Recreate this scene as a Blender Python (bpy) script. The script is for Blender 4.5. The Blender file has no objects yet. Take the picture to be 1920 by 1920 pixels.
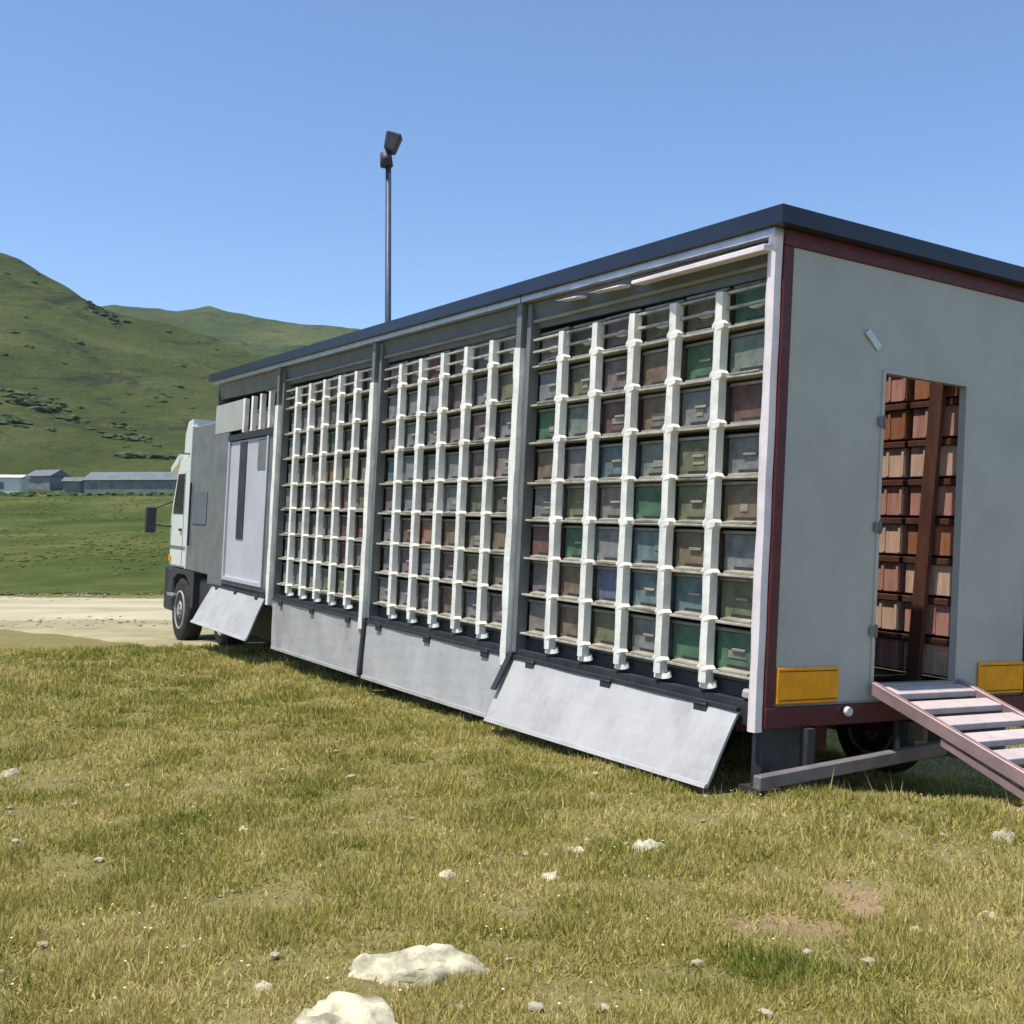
import bpy, bmesh, math, random
import numpy as np
from mathutils import Matrix, Vector

# ------------------------------------------------------------------ camera, sky, sun, exposure
scene = bpy.context.scene
C = scene.collection
cam_d = bpy.data.cameras.new('camera'); cam = bpy.data.objects.new('camera', cam_d); C.objects.link(cam)
cam_d.sensor_width = 36; cam_d.lens = 2053 / 1920 * 36; cam_d.clip_start = 0.05; cam_d.clip_end = 8000
PITCH = math.atan(40 / 2053)
cam.location = (0, 0, 0); cam.rotation_euler = (math.pi / 2 + PITCH, 0, 0)
scene.camera = cam
scene.render.resolution_x = 1024; scene.render.resolution_y = 1024

# the truck stands a little tilted on the slope: its own axes and rear lower left corner in the world
TX = Vector((-0.506493208, 0.861911704, 0.0239341913))      # towards the cab
TY = Vector((-0.860869476, -0.507057661, 0.0423824630))     # out of the hive side
TZ = Vector((0.0486659559, 0.000862214942, 0.998814738))
TO = Vector((1.39742575, 6.19043367, -1.00355191))
TM = Matrix(((TX.x, TY.x, TZ.x, TO.x), (TX.y, TY.y, TZ.y, TO.y), (TX.z, TY.z, TZ.z, TO.z), (0, 0, 0, 1)))

sun_dir = (TX * 0.012 + TY * 0.365 + TZ * 0.90).normalized()   # towards the sun
SUN_EL = math.asin(sun_dir.z); SUN_AZ = math.atan2(sun_dir.x, sun_dir.y)
world = bpy.data.worlds.new('World'); scene.world = world; world.use_nodes = True
nt = world.node_tree; nt.nodes.clear()
sky = nt.nodes.new('ShaderNodeTexSky'); sky.sky_type = 'NISHITA'; sky.sun_disc = False
sky.sun_elevation = SUN_EL; sky.sun_rotation = SUN_AZ
sky.altitude = 1200; sky.air_density = 1.0; sky.dust_density = 0.9; sky.ozone_density = 4.0
bg = nt.nodes.new('ShaderNodeBackground'); bg.inputs[1].default_value = 0.148
wo = nt.nodes.new('ShaderNodeOutputWorld')
hs = nt.nodes.new('ShaderNodeHueSaturation'); hs.inputs['Saturation'].default_value = 1.04
nt.links.new(sky.outputs[0], hs.inputs['Color']); nt.links.new(hs.outputs[0], bg.inputs[0]); nt.links.new(bg.outputs[0], wo.inputs[0])
sl = bpy.data.lights.new('sun', 'SUN'); sl.energy = 4.2; sl.angle = math.radians(0.53); sl.color = (1, 0.955, 0.88)
so = bpy.data.objects.new('sun', sl); C.objects.link(so)
so.rotation_euler = sun_dir.to_track_quat('Z', 'Y').to_euler()
scene.view_settings.view_transform = 'Standard'; scene.view_settings.look = 'None'
scene.view_settings.exposure = 0.45; scene.view_settings.gamma = 1
scene.view_settings.use_curve_mapping = False

rng = random.Random(7)

# ------------------------------------------------------------------ materials
def mat(name, col, rough=0.6, metal=0.0, var=0.12, vs=6.0, bump=0.0, bs=40.0, spec=0.4, stretch=(1, 1, 1), col2=None, dirt=0.0):
    m = bpy.data.materials.new(name); m.use_nodes = True
    n = m.node_tree.nodes; L = m.node_tree.links; b = n['Principled BSDF']
    b.inputs['Roughness'].default_value = rough; b.inputs['Metallic'].default_value = metal
    b.inputs['Specular IOR Level'].default_value = spec
    tc = n.new('ShaderNodeTexCoord'); mp = n.new('ShaderNodeMapping'); mp.inputs['Scale'].default_value = stretch
    oi = n.new('ShaderNodeObjectInfo'); va = n.new('ShaderNodeVectorMath'); va.operation = 'SCALE'
    va.inputs[0].default_value = (17, 31, 23); L.new(oi.outputs['Random'], va.inputs['Scale'])
    L.new(tc.outputs['Object'], mp.inputs[0]); L.new(va.outputs[0], mp.inputs['Location'])
    no = n.new('ShaderNodeTexNoise'); no.inputs['Scale'].default_value = vs; no.inputs['Detail'].default_value = 6
    no.inputs['Roughness'].default_value = 0.65
    L.new(mp.outputs[0], no.inputs['Vector'])
    cr = n.new('ShaderNodeValToRGB')
    c2 = col2 or tuple(c * (1 - var) for c in col); c1 = tuple(min(1, c * (1 + var * 0.6)) for c in col)
    cr.color_ramp.elements[0].position = 0.34; cr.color_ramp.elements[0].color = (*c2, 1)
    cr.color_ramp.elements[1].position = 0.62; cr.color_ramp.elements[1].color = (*c1, 1)
    L.new(no.outputs[0], cr.inputs[0]); out = cr.outputs[0]
    if dirt:
        n2 = n.new('ShaderNodeTexNoise'); n2.inputs['Scale'].default_value = vs * 0.45; n2.inputs['Detail'].default_value = 9
        n2.inputs['Roughness'].default_value = 0.75; L.new(mp.outputs[0], n2.inputs['Vector'])
        r2 = n.new('ShaderNodeMapRange'); r2.inputs[1].default_value = 0.52; r2.inputs[2].default_value = 0.72
        r2.inputs[4].default_value = dirt; L.new(n2.outputs[0], r2.inputs[0])
        mx = n.new('ShaderNodeMix'); mx.data_type = 'RGBA'; L.new(r2.outputs[0], mx.inputs[0]); L.new(out, mx.inputs[6])
        mx.inputs[7].default_value = (0.16, 0.125, 0.085, 1); out = mx.outputs[2]
    L.new(out, b.inputs['Base Color'])
    if bump:
        n3 = n.new('ShaderNodeTexNoise'); n3.inputs['Scale'].default_value = bs; n3.inputs['Detail'].default_value = 5
        L.new(mp.outputs[0], n3.inputs['Vector'])
        bp = n.new('ShaderNodeBump'); bp.inputs['Strength'].default_value = bump; bp.inputs['Distance'].default_value = 0.01
        L.new(n3.outputs[0], bp.inputs['Height']); L.new(bp.outputs[0], b.inputs['Normal'])
    return m

M = {}
M['white'] = mat('cream_paint', (0.80, 0.78, 0.70), 0.5, var=0.10, vs=9, bump=0.3, bs=25, dirt=0.35)
M['post'] = mat('white_upright_paint', (0.90, 0.87, 0.76), 0.55, var=0.12, vs=7, bump=0.4, bs=18, dirt=0.3)
M['pinkwhite'] = mat('pinkish_white_paint', (0.86, 0.76, 0.74), 0.45, var=0.1, vs=5, dirt=0.3)
M['shelf'] = mat('shelf_wood', (0.30, 0.27, 0.20), 0.7, var=0.3, vs=8, bump=0.4, stretch=(0.3, 3, 3), dirt=0.5)
M['bar'] = mat('pale_bar_paint', (0.44, 0.42, 0.35), 0.6, var=0.35, vs=11, dirt=0.55, stretch=(1, 1, 1))
M['plate'] = mat('pale_plate_paint', (0.34, 0.32, 0.27), 0.6, var=0.3, vs=14, dirt=0.6)
M['dark'] = mat('dark_steel', (0.035, 0.035, 0.04), 0.55, var=0.3, dirt=0.25)
M['back'] = mat('blocker_board', (0.11, 0.09, 0.07), 0.8, var=0.3)
M['black'] = mat('roof_black', (0.018, 0.026, 0.045), 0.32, var=0.25, vs=2, bump=0.15, bs=8)
M['maroon'] = mat('maroon_paint', (0.10, 0.018, 0.022), 0.45, var=0.2, dirt=0.2)
M['rear'] = mat('rear_panel_paint', (0.44, 0.44, 0.385), 0.42, var=0.09, vs=1.6, bump=0.12, bs=3, dirt=0.14)
M['flap'] = mat('flap_sheet', (0.44, 0.43, 0.41), 0.5, var=0.12, vs=2.6, bump=0.5, bs=4, dirt=0.5, spec=0.4, stretch=(1, 1, 0.6))
M['alu'] = mat('aluminium_rail', (0.55, 0.56, 0.58), 0.35, metal=0.7, var=0.15, dirt=0.2)
M['slate'] = mat('slate_panel', (0.13, 0.15, 0.165), 0.5, var=0.15, vs=3, dirt=0.25)
M['grey'] = mat('grey_compartment', (0.17, 0.18, 0.17), 0.5, var=0.2, vs=3, dirt=0.3)
M['orange'] = mat('orange_reflector', (0.95, 0.36, 0.008), 0.3, var=0.15, vs=12)
M['lilac'] = mat('lilac_white_door', (0.52, 0.51, 0.53), 0.45, var=0.07, vs=2, dirt=0.12)
M['glass'] = mat('dark_glass', (0.02, 0.025, 0.03), 0.08, var=0.05, spec=0.8)
M['cab'] = mat('white_cab_paint', (0.78, 0.80, 0.74), 0.25, var=0.05, vs=2, dirt=0.15, spec=0.6)
M['rubber'] = mat('tyre_rubber', (0.022, 0.021, 0.02), 0.85, var=0.2, dirt=0.45)
M['rim'] = mat('pinkish_rim', (0.42, 0.36, 0.37), 0.5, metal=0.2, var=0.2, dirt=0.4)
M['ramp'] = mat('ramp_rail', (0.36, 0.24, 0.23), 0.5, metal=0.3, var=0.2, dirt=0.35)
M['tread'] = mat('ramp_tread', (0.58, 0.47, 0.44), 0.5, var=0.12, vs=8, bump=0.3, dirt=0.3)
M['beam'] = mat('grey_beam', (0.22, 0.195, 0.19), 0.5, metal=0.2, var=0.25, dirt=0.4)
M['wood_a'] = mat('honey_wood', (0.30, 0.12, 0.055), 0.6, var=0.25, vs=7, bump=0.4, stretch=(3, 3, 0.4))
M['wood_b'] = mat('pale_wood', (0.52, 0.34, 0.24), 0.6, var=0.2, vs=7, bump=0.4, stretch=(3, 3, 0.4))
M['wood_c'] = mat('pinkish_wood', (0.40, 0.20, 0.15), 0.6, var=0.25, vs=7, bump=0.4, stretch=(3, 3, 0.4))
M['wood_d'] = mat('brown_wood', (0.075, 0.026, 0.012), 0.7, var=0.3, vs=9, bump=0.4, stretch=(3, 3, 0.4))
M['pole'] = mat('pole_steel', (0.045, 0.07, 0.10), 0.5, metal=0.3, var=0.2)
M['house_w'] = mat('white_render', (0.72, 0.70, 0.62), 0.8, var=0.15, vs=1)
M['house_g'] = mat('grey_render', (0.22, 0.23, 0.21), 0.8, var=0.2, vs=1)
M['roof_b'] = mat('blue_grey_sheet', (0.135, 0.15, 0.15), 0.6, var=0.2, vs=1)
M['rock'] = mat('limestone', (0.50, 0.45, 0.30), 0.9, var=0.5, vs=11, bump=1.0, bs=30, dirt=0.7)
M['pebble'] = mat('small_limestone', (0.36, 0.32, 0.21), 0.85, var=0.25, vs=9)
M['shrub'] = mat('dark_scrub', (0.066, 0.090, 0.036), 0.95, var=0.35, vs=0.6, bump=1.0, bs=3, spec=0.05)

HCOL = {'grey': (0.20, 0.20, 0.19), 'green': (0.07, 0.17, 0.085), 'brown': (0.20, 0.14, 0.075), 'olive': (0.17, 0.17, 0.08),
        'mauve': (0.20, 0.14, 0.14), 'maroon': (0.17, 0.08, 0.06), 'teal': (0.12, 0.19, 0.19), 'blue': (0.13, 0.15, 0.24),
        'grey green': (0.17, 0.21, 0.16), 'dark olive': (0.10, 0.105, 0.06), 'orange brown': (0.30, 0.15, 0.07), 'taupe': (0.24, 0.20, 0.165)}
HM = {}
for k, v in HCOL.items():
    HM[k] = mat('hive_' + k.replace(' ', '_'), tuple((c * 0.80 + sum(v) / 3 * 0.2) * 0.95 for c in v), 0.6, var=0.35, vs=9, bump=0.4, bs=20, dirt=0.45)

# ------------------------------------------------------------------ mesh helpers
def bx(bm, x0, x1, y0, y1, z0, z1, bev=0.0):
    vs = [bm.verts.new(p) for p in ((x0, y0, z0), (x1, y0, z0), (x1, y1, z0), (x0, y1, z0), (x0, y0, z1), (x1, y0, z1), (x1, y1, z1), (x0, y1, z1))]
    fs = [bm.faces.new([vs[i] for i in f]) for f in ((3, 2, 1, 0), (4, 5, 6, 7), (0, 1, 5, 4), (1, 2, 6, 5), (2, 3, 7, 6), (3, 0, 4, 7))]
    if bev:
        es = list({e for f in fs for e in f.edges})
        bmesh.ops.bevel(bm, geom=es, offset=bev, segments=1, affect='EDGES', profile=0.5)
    return vs
def hexa(bm, pts, bev=0.0):
    """eight corners, bottom ring then top ring"""
    vs = [bm.verts.new(p) for p in pts]
    fs = [bm.faces.new([vs[i] for i in f]) for f in ((3, 2, 1, 0), (4, 5, 6, 7), (0, 1, 5, 4), (1, 2, 6, 5), (2, 3, 7, 6), (3, 0, 4, 7))]
    if bev: bmesh.ops.bevel(bm, geom=list({e for f in fs for e in f.edges}), offset=bev, segments=1, affect='EDGES', profile=0.5)
def tube(bm, a, b, r, r2=None, n=10):
    a = Vector(a); b = Vector(b); d = b - a
    q = d.to_track_quat('Z', 'Y').to_matrix()
    r2 = r if r2 is None else r2; A = []; B = []
    for i in range(n):
        t = 2 * math.pi * i / n; v = q @ Vector((math.cos(t), math.sin(t), 0))
        A.append(bm.verts.new(a + v * r)); B.append(bm.verts.new(b + v * r2))
    for i in range(n):
        j = (i + 1) % n; f = bm.faces.new((A[i], A[j], B[j], B[i])); f.smooth = True
    bm.faces.new(A[::-1]); bm.faces.new(B)
def lathe(bm, prof, axis, cen, n=28):
    """prof: (radius, offset along axis y)"""
    rings = []
    for r, o in prof:
        rings.append([bm.verts.new((cen[0] + r * math.cos(2 * math.pi * i / n), cen[1] + o, cen[2] + r * math.sin(2 * math.pi * i / n))) for i in range(n)])
    for k in range(len(rings) - 1):
        for i in range(n):
            j = (i + 1) % n
            f = bm.faces.new((rings[k][i], rings[k][j], rings[k + 1][j], rings[k + 1][i])); f.smooth = True
    bm.faces.new(rings[0][::-1]); bm.faces.new(rings[-1])
def prism(bm, prof, y0, y1):
    """prof in x,z extruded along y"""
    A = [bm.verts.new((x, y0, z)) for x, z in prof]; B = [bm.verts.new((x, y1, z)) for x, z in prof]
    n = len(prof)
    for i in range(n):
        j = (i + 1) % n; bm.faces.new((A[i], A[j], B[j], B[i]))
    bm.faces.new(A[::-1]); bm.faces.new(B)
def mesh_of(bm, name, m):
    bmesh.ops.recalc_face_normals(bm, faces=bm.faces[:])
    me = bpy.data.meshes.new(name); bm.to_mesh(me); bm.free(); me.materials.append(m); return me
def link(name, me, parent=None, label=None, kind=None):
    o = bpy.data.objects.new(name, me); C.objects.link(o)
    if parent: o.parent = parent
    if label: o['label'] = label
    if kind: o['kind'] = kind
    return o
def obj(name, bm, m, parent=None, label=None, kind=None):
    return link(name, mesh_of(bm, name, m), parent, label, kind)
def box(name, d, m, parent=None, bev=0.0, label=None):
    bm = bmesh.new(); bx(bm, *d, bev); return obj(name, bm, m, parent, label)
def tag(o, label, cat, group=None):
    o['label'] = label; o['category'] = cat
    if group: o['group'] = group
    return o
def empty(name, label, cat, mw=None, loc=None, group=None):
    o = bpy.data.objects.new(name, None); o.empty_display_size = 0.2; C.objects.link(o)
    if mw is not None: o.matrix_world = mw
    if loc is not None: o.location = loc
    return tag(o, label, cat, group)

# ------------------------------------------------------------------ terrain
def _h(ix, iy, s):
    n = (ix.astype(np.int64) * 374761393 + iy.astype(np.int64) * 668265263 + s * 144665) & 0xffffffff
    n = ((n ^ (n >> 13)) * 1274126177) & 0xffffffff
    return ((n ^ (n >> 16)) & 0xffff) / 65535.0
def vnoise(x, y, s=0):
    x = np.asarray(x, float); y = np.asarray(y, float)
    ix = np.floor(x); iy = np.floor(y); fx = x - ix; fy = y - iy
    fx = fx * fx * (3 - 2 * fx); fy = fy * fy * (3 - 2 * fy)
    a = _h(ix, iy, s); b = _h(ix + 1, iy, s); c = _h(ix, iy + 1, s); d = _h(ix + 1, iy + 1, s)
    return (a + (b - a) * fx + (c - a) * fy + (a - b - c + d) * fx * fy) * 2 - 1
def fbm(x, y, sc, o=4, s=0):
    t = 0; a = 1; 
    for k in range(o): t = t + a * vnoise(x / sc, y / sc, s + k); sc = sc * 0.5; a *= 0.5
    return t
def sm(t): t = np.clip(t, 0, 1); return t * t * (3 - 2 * t)
def deg(px): return math.degrees(math.atan((px - 960) / 2053))
A_az = [-180, -120, -80, -50, -34, deg(0), deg(60), deg(120), deg(170), deg(220), deg(300), deg(400), deg(560), 30, 90, 180]
A_e = [0.06, 0.10, 0.20, 0.32, 0.30, .261, .250, .232, .217, .2045, .192, .175, .14, .05, .05, .06]
B_az = [-180, -120, -60, deg(0), deg(220), deg(270), deg(330), deg(390), deg(440), deg(500), deg(640), 0, 15, 40, 90, 180]
B_e = [.08, .1, .18, .2, .2105, .2075, .2050, .2085, .2025, .195, .189, .165, .13, .12, .1, .08]
def height(x, y):
    x = np.asarray(x, float); y = np.asarray(y, float)
    r = np.hypot(x, y); az = np.degrees(np.arctan2(x, y)); ca = np.maximum(np.cos(np.radians(az)), 0.35)
    near = -1.46 - 0.025 * (np.clip(y, -8, 19.5) - 6.2)
    # shallow hump in front of the tail, hollow behind the ramp
    near = near + 0.09 * np.exp(-(((x - 1.9) / 0.9) ** 2 + ((y - 5.45) / 0.5) ** 2))
    near = near - 0.30 * sm((x - 1.2) / 2.0) * sm((y - 5.7) / 1.5) * (1 - sm((y - 14) / 6))
    near = near + 0.018 * fbm(x, y, 0.9, 3, 5) + 0.03 * fbm(x, y, 4.0, 2, 9) * sm((r - 2) / 6)
    rs = r * ca                                              # depth along the view for the side that matters
    # meadow rising beyond the road
    t = np.clip((rs - 33) / 77, 0, 1)
    far = -1.8 + 5.5 * t ** 1.15 + 0.35 * fbm(x, y, 26, 3, 21) * sm((rs - 36) / 30)
    eA = np.interp(az, A_az, A_e); eB = np.interp(az, B_az, B_e)
    def hill(e, R, r0, p):
        tt = np.clip((rs - r0) / (R - r0), 0, 1)
        el = 0.033 + (e - 0.033) * tt ** p
        z = el * rs
        z = np.where(rs > R, e * R - 0.35 * (rs - R) - 0.0004 * (rs - R) ** 2, z)
        return z
    ridgeR = 330 + 25 * np.sin(np.radians(az * 3))
    zA = hill(eA, ridgeR, 112, 0.92); zB = hill(eB, 700, 112, 0.72)
    z = np.maximum(zA, zB)
    k = sm((rs - 150) / 200) * (1 - 0.75 * sm((rs - 560) / 120))
    z = z + k * (3.5 * fbm(x, y, 120, 5, 31)) * 0.8 + 1.0 * fbm(x, y, 30, 4, 41) * sm((rs - 125) / 60)
    z = np.maximum(z, -6)
    hz = np.where(rs > 112, z, far)
    w = sm((rs - 30) / 4)
    return near * (1 - w) + hz * w
def hgt(x, y): return float(height(np.array([x]), np.array([y]))[0])

def grid_mesh(name, r0, r1, nr, na, m):
    rr = np.geomspace(r0, r1, nr); aa = np.linspace(-math.pi, math.pi, na, endpoint=False)
    # finer angles where the photograph looks
    aa = aa - 0.75 * np.sin(aa)
    R, A = np.meshgrid(rr, aa, indexing='ij')
    X = R * np.sin(A); Y = R * np.cos(A); Z = height(X.ravel(), Y.ravel())
    co = np.stack([X.ravel(), Y.ravel(), Z], 1)
    i = np.arange(nr - 1)[:, None] * na; j = np.arange(na)[None, :]; j2 = (j + 1) % na
    F = np.stack([i + j, i + na + j, i + na + j2, i + j2], -1).reshape(-1, 4)
    faces = F.tolist()
    if name == 'ground': faces.append(list(range(na)))
    me = bpy.data.meshes.new(name); me.from_pydata(co.tolist(), [], faces); me.update()
    me.polygons.foreach_set('use_smooth', [True] * len(me.polygons)); me.materials.append(m)
    return link(name, me, kind='structure')

def ground_mat():
    m = bpy.data.materials.new('dry_pasture'); m.use_nodes = True
    n = m.node_tree.nodes; L = m.node_tree.links; b = n['Principled BSDF']; b.inputs['Roughness'].default_value = 0.95
    b.inputs['Specular IOR Level'].default_value = 0.1
    g = n.new('ShaderNodeNewGeometry')
    def noise(s, d=6, r=0.6):
        k = n.new('ShaderNodeTexNoise'); k.inputs['Scale'].default_value = s; k.inputs['Detail'].default_value = d
        k.inputs['Roughness'].default_value = r; L.new(g.outputs['Position'], k.inputs['Vector']); return k.outputs[0]
    def ramp(x, *st):
        c = n.new('ShaderNodeValToRGB'); c.color_ramp.elements[0].position = st[0][0]; c.color_ramp.elements[0].color = (*st[0][1], 1)
        c.color_ramp.elements[1].position = st[-1][0]; c.color_ramp.elements[1].color = (*st[-1][1], 1)
        for p, cc in st[1:-1]:
            e = c.color_ramp.elements.new(p); e.color = (*cc, 1)
        L.new(x, c.inputs[0]); return c.outputs[0]
    def mix(f, a, bb):
        k = n.new('ShaderNodeMix'); k.data_type = 'RGBA'; L.new(f, k.inputs[0]); L.new(a, k.inputs[6]); L.new(bb, k.inputs[7]); return k.outputs[2]
    near = ramp(noise(1.3, 9, 0.7), (0.32, (0.17, 0.155, 0.048)), (0.5, (0.215, 0.185, 0.068)), (0.66, (0.28, 0.215, 0.105)))
    near2 = ramp(noise(22, 5, 0.7), (0.38, (0.09, 0.075, 0.028)), (0.60, (0.26, 0.22, 0.09)))
    k = n.new('ShaderNodeMix'); k.data_type = 'RGBA'; k.inputs[0].default_value = 0.4; L.new(near, k.inputs[6]); L.new(near2, k.inputs[7])
    farc = ramp(noise(0.12, 9, 0.7), (0.36, (0.038, 0.058, 0.010)), (0.5, (0.064, 0.084, 0.017)), (0.66, (0.135, 0.12, 0.04)))
    sep = n.new('ShaderNodeSeparateXYZ'); L.new(g.outputs['Position'], sep.inputs[0])
    mr = n.new('ShaderNodeMapRange'); mr.inputs[1].default_value = 30.0; mr.inputs[2].default_value = 33.0; L.new(sep.outputs[1], mr.inputs[0])
    L.new(mix(mr.outputs[0], k.outputs[2], farc), b.inputs['Base Color'])
    # one worn patch of reddish tan soil
    def soil(cx, cy, sx, sy, base):
        mp = n.new('ShaderNodeMapping'); mp.vector_type = 'POINT'
        mp.inputs['Location'].default_value = (-cx / sx, -cy / sy, 0); mp.inputs['Scale'].default_value = (1 / sx, 1 / sy, 0)
        L.new(g.outputs['Position'], mp.inputs[0]); ln = n.new('ShaderNodeVectorMath'); ln.operation = 'LENGTH'; L.new(mp.outputs[0], ln.inputs[0])
        ad = n.new('ShaderNodeMath'); ad.operation = 'ADD'; L.new(ln.outputs['Value'], ad.inputs[0]); L.new(noise(5, 6, 0.7), ad.inputs[1])
        q = n.new('ShaderNodeMapRange'); q.inputs[1].default_value = 1.75; q.inputs[2].default_value = 1.0; L.new(ad.outputs[0], q.inputs[0])
        rgb = n.new('ShaderNodeRGB'); rgb.outputs[0].default_value = (0.32, 0.22, 0.13, 1)
        return mix(q.outputs[0], base, rgb.outputs[0])
    src = b.inputs['Base Color'].links[0].from_socket
    L.new(soil(1.20, 4.15, 0.55, 0.30, src), b.inputs['Base Color'])
    bp = n.new('ShaderNodeBump'); bp.inputs['Strength'].default_value = 0.6; bp.inputs['Distance'].default_value = 0.03
    L.new(noise(30, 6, 0.7), bp.inputs['Height']); L.new(bp.outputs[0], b.inputs['Normal'])
    return m
def hill_mat():
    m = bpy.data.materials.new('green_hillside'); m.use_nodes = True
    n = m.node_tree.nodes; L = m.node_tree.links; b = n['Principled BSDF']; b.inputs['Roughness'].default_value = 0.95
    b.inputs['Specular IOR Level'].default_value = 0.1
    g = n.new('ShaderNodeNewGeometry')
    mp = n.new('ShaderNodeMapping'); mp.inputs['Scale'].default_value = (1, 0.55, 1.6); L.new(g.outputs['Position'], mp.inputs[0])
    def noise(s, d=6, r=0.6, dist=0.0):
        k = n.new('ShaderNodeTexNoise'); k.inputs['Scale'].default_value = s; k.inputs['Detail'].default_value = d
        k.inputs['Roughness'].default_value = r; k.inputs['Distortion'].default_value = dist
        L.new(mp.outputs[0], k.inputs['Vector']); return k.outputs[0]
    c = n.new('ShaderNodeValToRGB'); cr = c.color_ramp
    cr.elements[0].position = 0.33; cr.elements[0].color = (0.050, 0.072, 0.014, 1)
    cr.elements[1].position = 0.68; cr.elements[1].color = (0.15, 0.145, 0.050, 1)
    e = cr.elements.new(0.47); e.color = (0.074, 0.096, 0.022, 1); e = cr.elements.new(0.57); e.color = (0.108, 0.122, 0.034, 1)
    L.new(noise(0.018, 10, 0.68, 0.6), c.inputs[0])
    # scrub and scree blotches
    r2 = n.new('ShaderNodeMapRange'); r2.inputs[1].default_value = 0.51; r2.inputs[2].default_value = 0.62; r2.inputs[4].default_value = 0.92
    L.new(noise(0.045, 10, 0.75, 1.2), r2.inputs[0])
    k = n.new('ShaderNodeMix'); k.data_type = 'RGBA'; L.new(r2.outputs[0], k.inputs[0]); L.new(c.outputs[0], k.inputs[6])
    k.inputs[7].default_value = (0.036, 0.045, 0.020, 1)
    r3 = n.new('ShaderNodeMapRange'); r3.inputs[1].default_value = 0.62; r3.inputs[2].default_value = 0.72; r3.inputs[4].default_value = 0.6
    L.new(noise(0.11, 8, 0.7, 0.5), r3.inputs[0])
    k2 = n.new('ShaderNodeMix'); k2.data_type = 'RGBA'; L.new(r3.outputs[0], k2.inputs[0]); L.new(k.outputs[2], k2.inputs[6])
    k2.inputs[7].default_value = (0.24, 0.22, 0.14, 1)
    L.new(k2.outputs[2], b.inputs['Base Color'])
    bp = n.new('ShaderNodeBump'); bp.inputs['Strength'].default_value = 1.0; bp.inputs['Distance'].default_value = 3.0
    L.new(noise(0.25, 8, 0.7), bp.inputs['Height']); L.new(bp.outputs[0], b.inputs['Normal'])
    return m
GM = ground_mat(); HMt = hill_mat()
grid_mesh('ground', 0.6, 124.0, 230, 620, GM)
grid_mesh('hills', 124.0, 2600.0, 230, 900, HMt)

def gravel_mat():
    m = mat('pale_gravel', (0.43, 0.38, 0.25), 0.95, var=0.22, vs=0.5, bump=0.6, bs=14, col2=(0.31, 0.27, 0.165), spec=0.1, stretch=(0.5, 1.6, 1), dirt=0.35)
    return m
def strip(name, pts, m, lift=0.03, nw=10):
    """pts: (x, y_near, y_far)"""
    xs = np.arange(pts[0][0], pts[-1][0] + 0.01, 0.7)
    a = np.interp(xs, [p[0] for p in pts], [p[1] for p in pts]); b = np.interp(xs, [p[0] for p in pts], [p[2] for p in pts])
    a = a + 0.35 * fbm(xs, xs * 0, 3.0, 3, 3); b = b + 0.35 * fbm(xs, xs * 0, 3.0, 3, 4)
    co = []; fa = []
    for k in range(nw + 1):
        y = a + (b - a) * k / nw; edge = lift if 0 < k < nw else -0.06
        co += np.stack([xs, y, height(xs, y) + edge], 1).tolist()
    n = len(xs)
    for k in range(nw):
        for i in range(n - 1): fa.append([k * n + i, k * n + i + 1, (k + 1) * n + i + 1, (k + 1) * n + i])
    me = bpy.data.meshes.new(name); me.from_pydata(co, [], fa); me.update(); me.materials.append(m)
    me.polygons.foreach_set('use_smooth', [True] * len(me.polygons))
    return link(name, me, kind='structure')
strip('road', [(-70, 26, 34), (-30, 23.6, 31.6), (-10, 22.3, 30.6), (-3, 21.5, 30.4), (20, 23, 31), (70, 26, 35)], gravel_mat(), nw=24)
strip('verge', [(-16, 22.2, 24.6), (-10, 20.8, 22.9), (-7.6, 18.4, 22.7), (-5.2, 16.2, 22.3), (-2.5, 15.4, 22.3)], mat('worn_verge', (0.33, 0.29, 0.165), 0.95, var=0.25, vs=0.9, bump=0.6, bs=14, spec=0.1), lift=0.02, nw=16)
# pale track across the foot of the hill
xs_ = [(-46, 150, 152.5), (-40, 146, 148.5), (-34, 139, 141.4), (-29, 134, 136.2), (-22, 131, 133.0)]
strip('track', xs_, mat('track_gravel', (0.33, 0.31, 0.18), 0.95, var=0.2, vs=0.4, spec=0.1), lift=0.15, nw=6)

# ------------------------------------------------------------------ truck
truck = empty('hive_truck', 'long mobile apiary truck with three bays of hives, grey fold-down flaps and grey rear wall', 'truck', TM)
W = 2.42; LEN = 11.75
def rz(x): return 2.70 + 0.021 * x        # underside of roof / top of rail
# roof
bm = bmesh.new()
y0, y1 = -1.62, -0.68                     # unseen roof opening, added so sunlight falls on the aisle boxes
def roofslab(xa, xb, ya, yb, t0=0.045, t1=0.145):
    hexa(bm, [(xa, ya, rz(xa) + t0), (xb, ya, rz(xb) + t0), (xb, yb, rz(xb) + t0), (xa, yb, rz(xa) + t0),
              (xa, ya, rz(xa) + t1), (xb, ya, rz(xb) + t1), (xb, yb, rz(xb) + t1), (xa, yb, rz(xa) + t1)])
roofslab(-0.10, 0.12, -W - 0.06, 0.09); roofslab(1.7, LEN + 0.12, -W - 0.06, 0.09)
roofslab(0.12, 1.7, -W - 0.06, y0); roofslab(0.12, 1.7, y1, 0.09)
obj('roof', bm, M['black'], truck)
bm = bmesh.new()
for xa, xb in ((0.0, 2.8), (2.82, 5.72), (5.74, 8.75), (8.77, LEN)):
    hexa(bm, [(xa, -0.03, rz(xa) - 0.005), (xb, -0.03, rz(xb) - 0.005), (xb, 0.05, rz(xb) - 0.005), (xa, 0.05, rz(xa) - 0.005),
              (xa, -0.03, rz(xa) + 0.045), (xb, -0.03, rz(xb) + 0.045), (xb, 0.05, rz(xb) + 0.045), (xa, 0.05, rz(xa) + 0.045)], 0.004)
obj('roof_rail', bm, M['alu'], truck)
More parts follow.
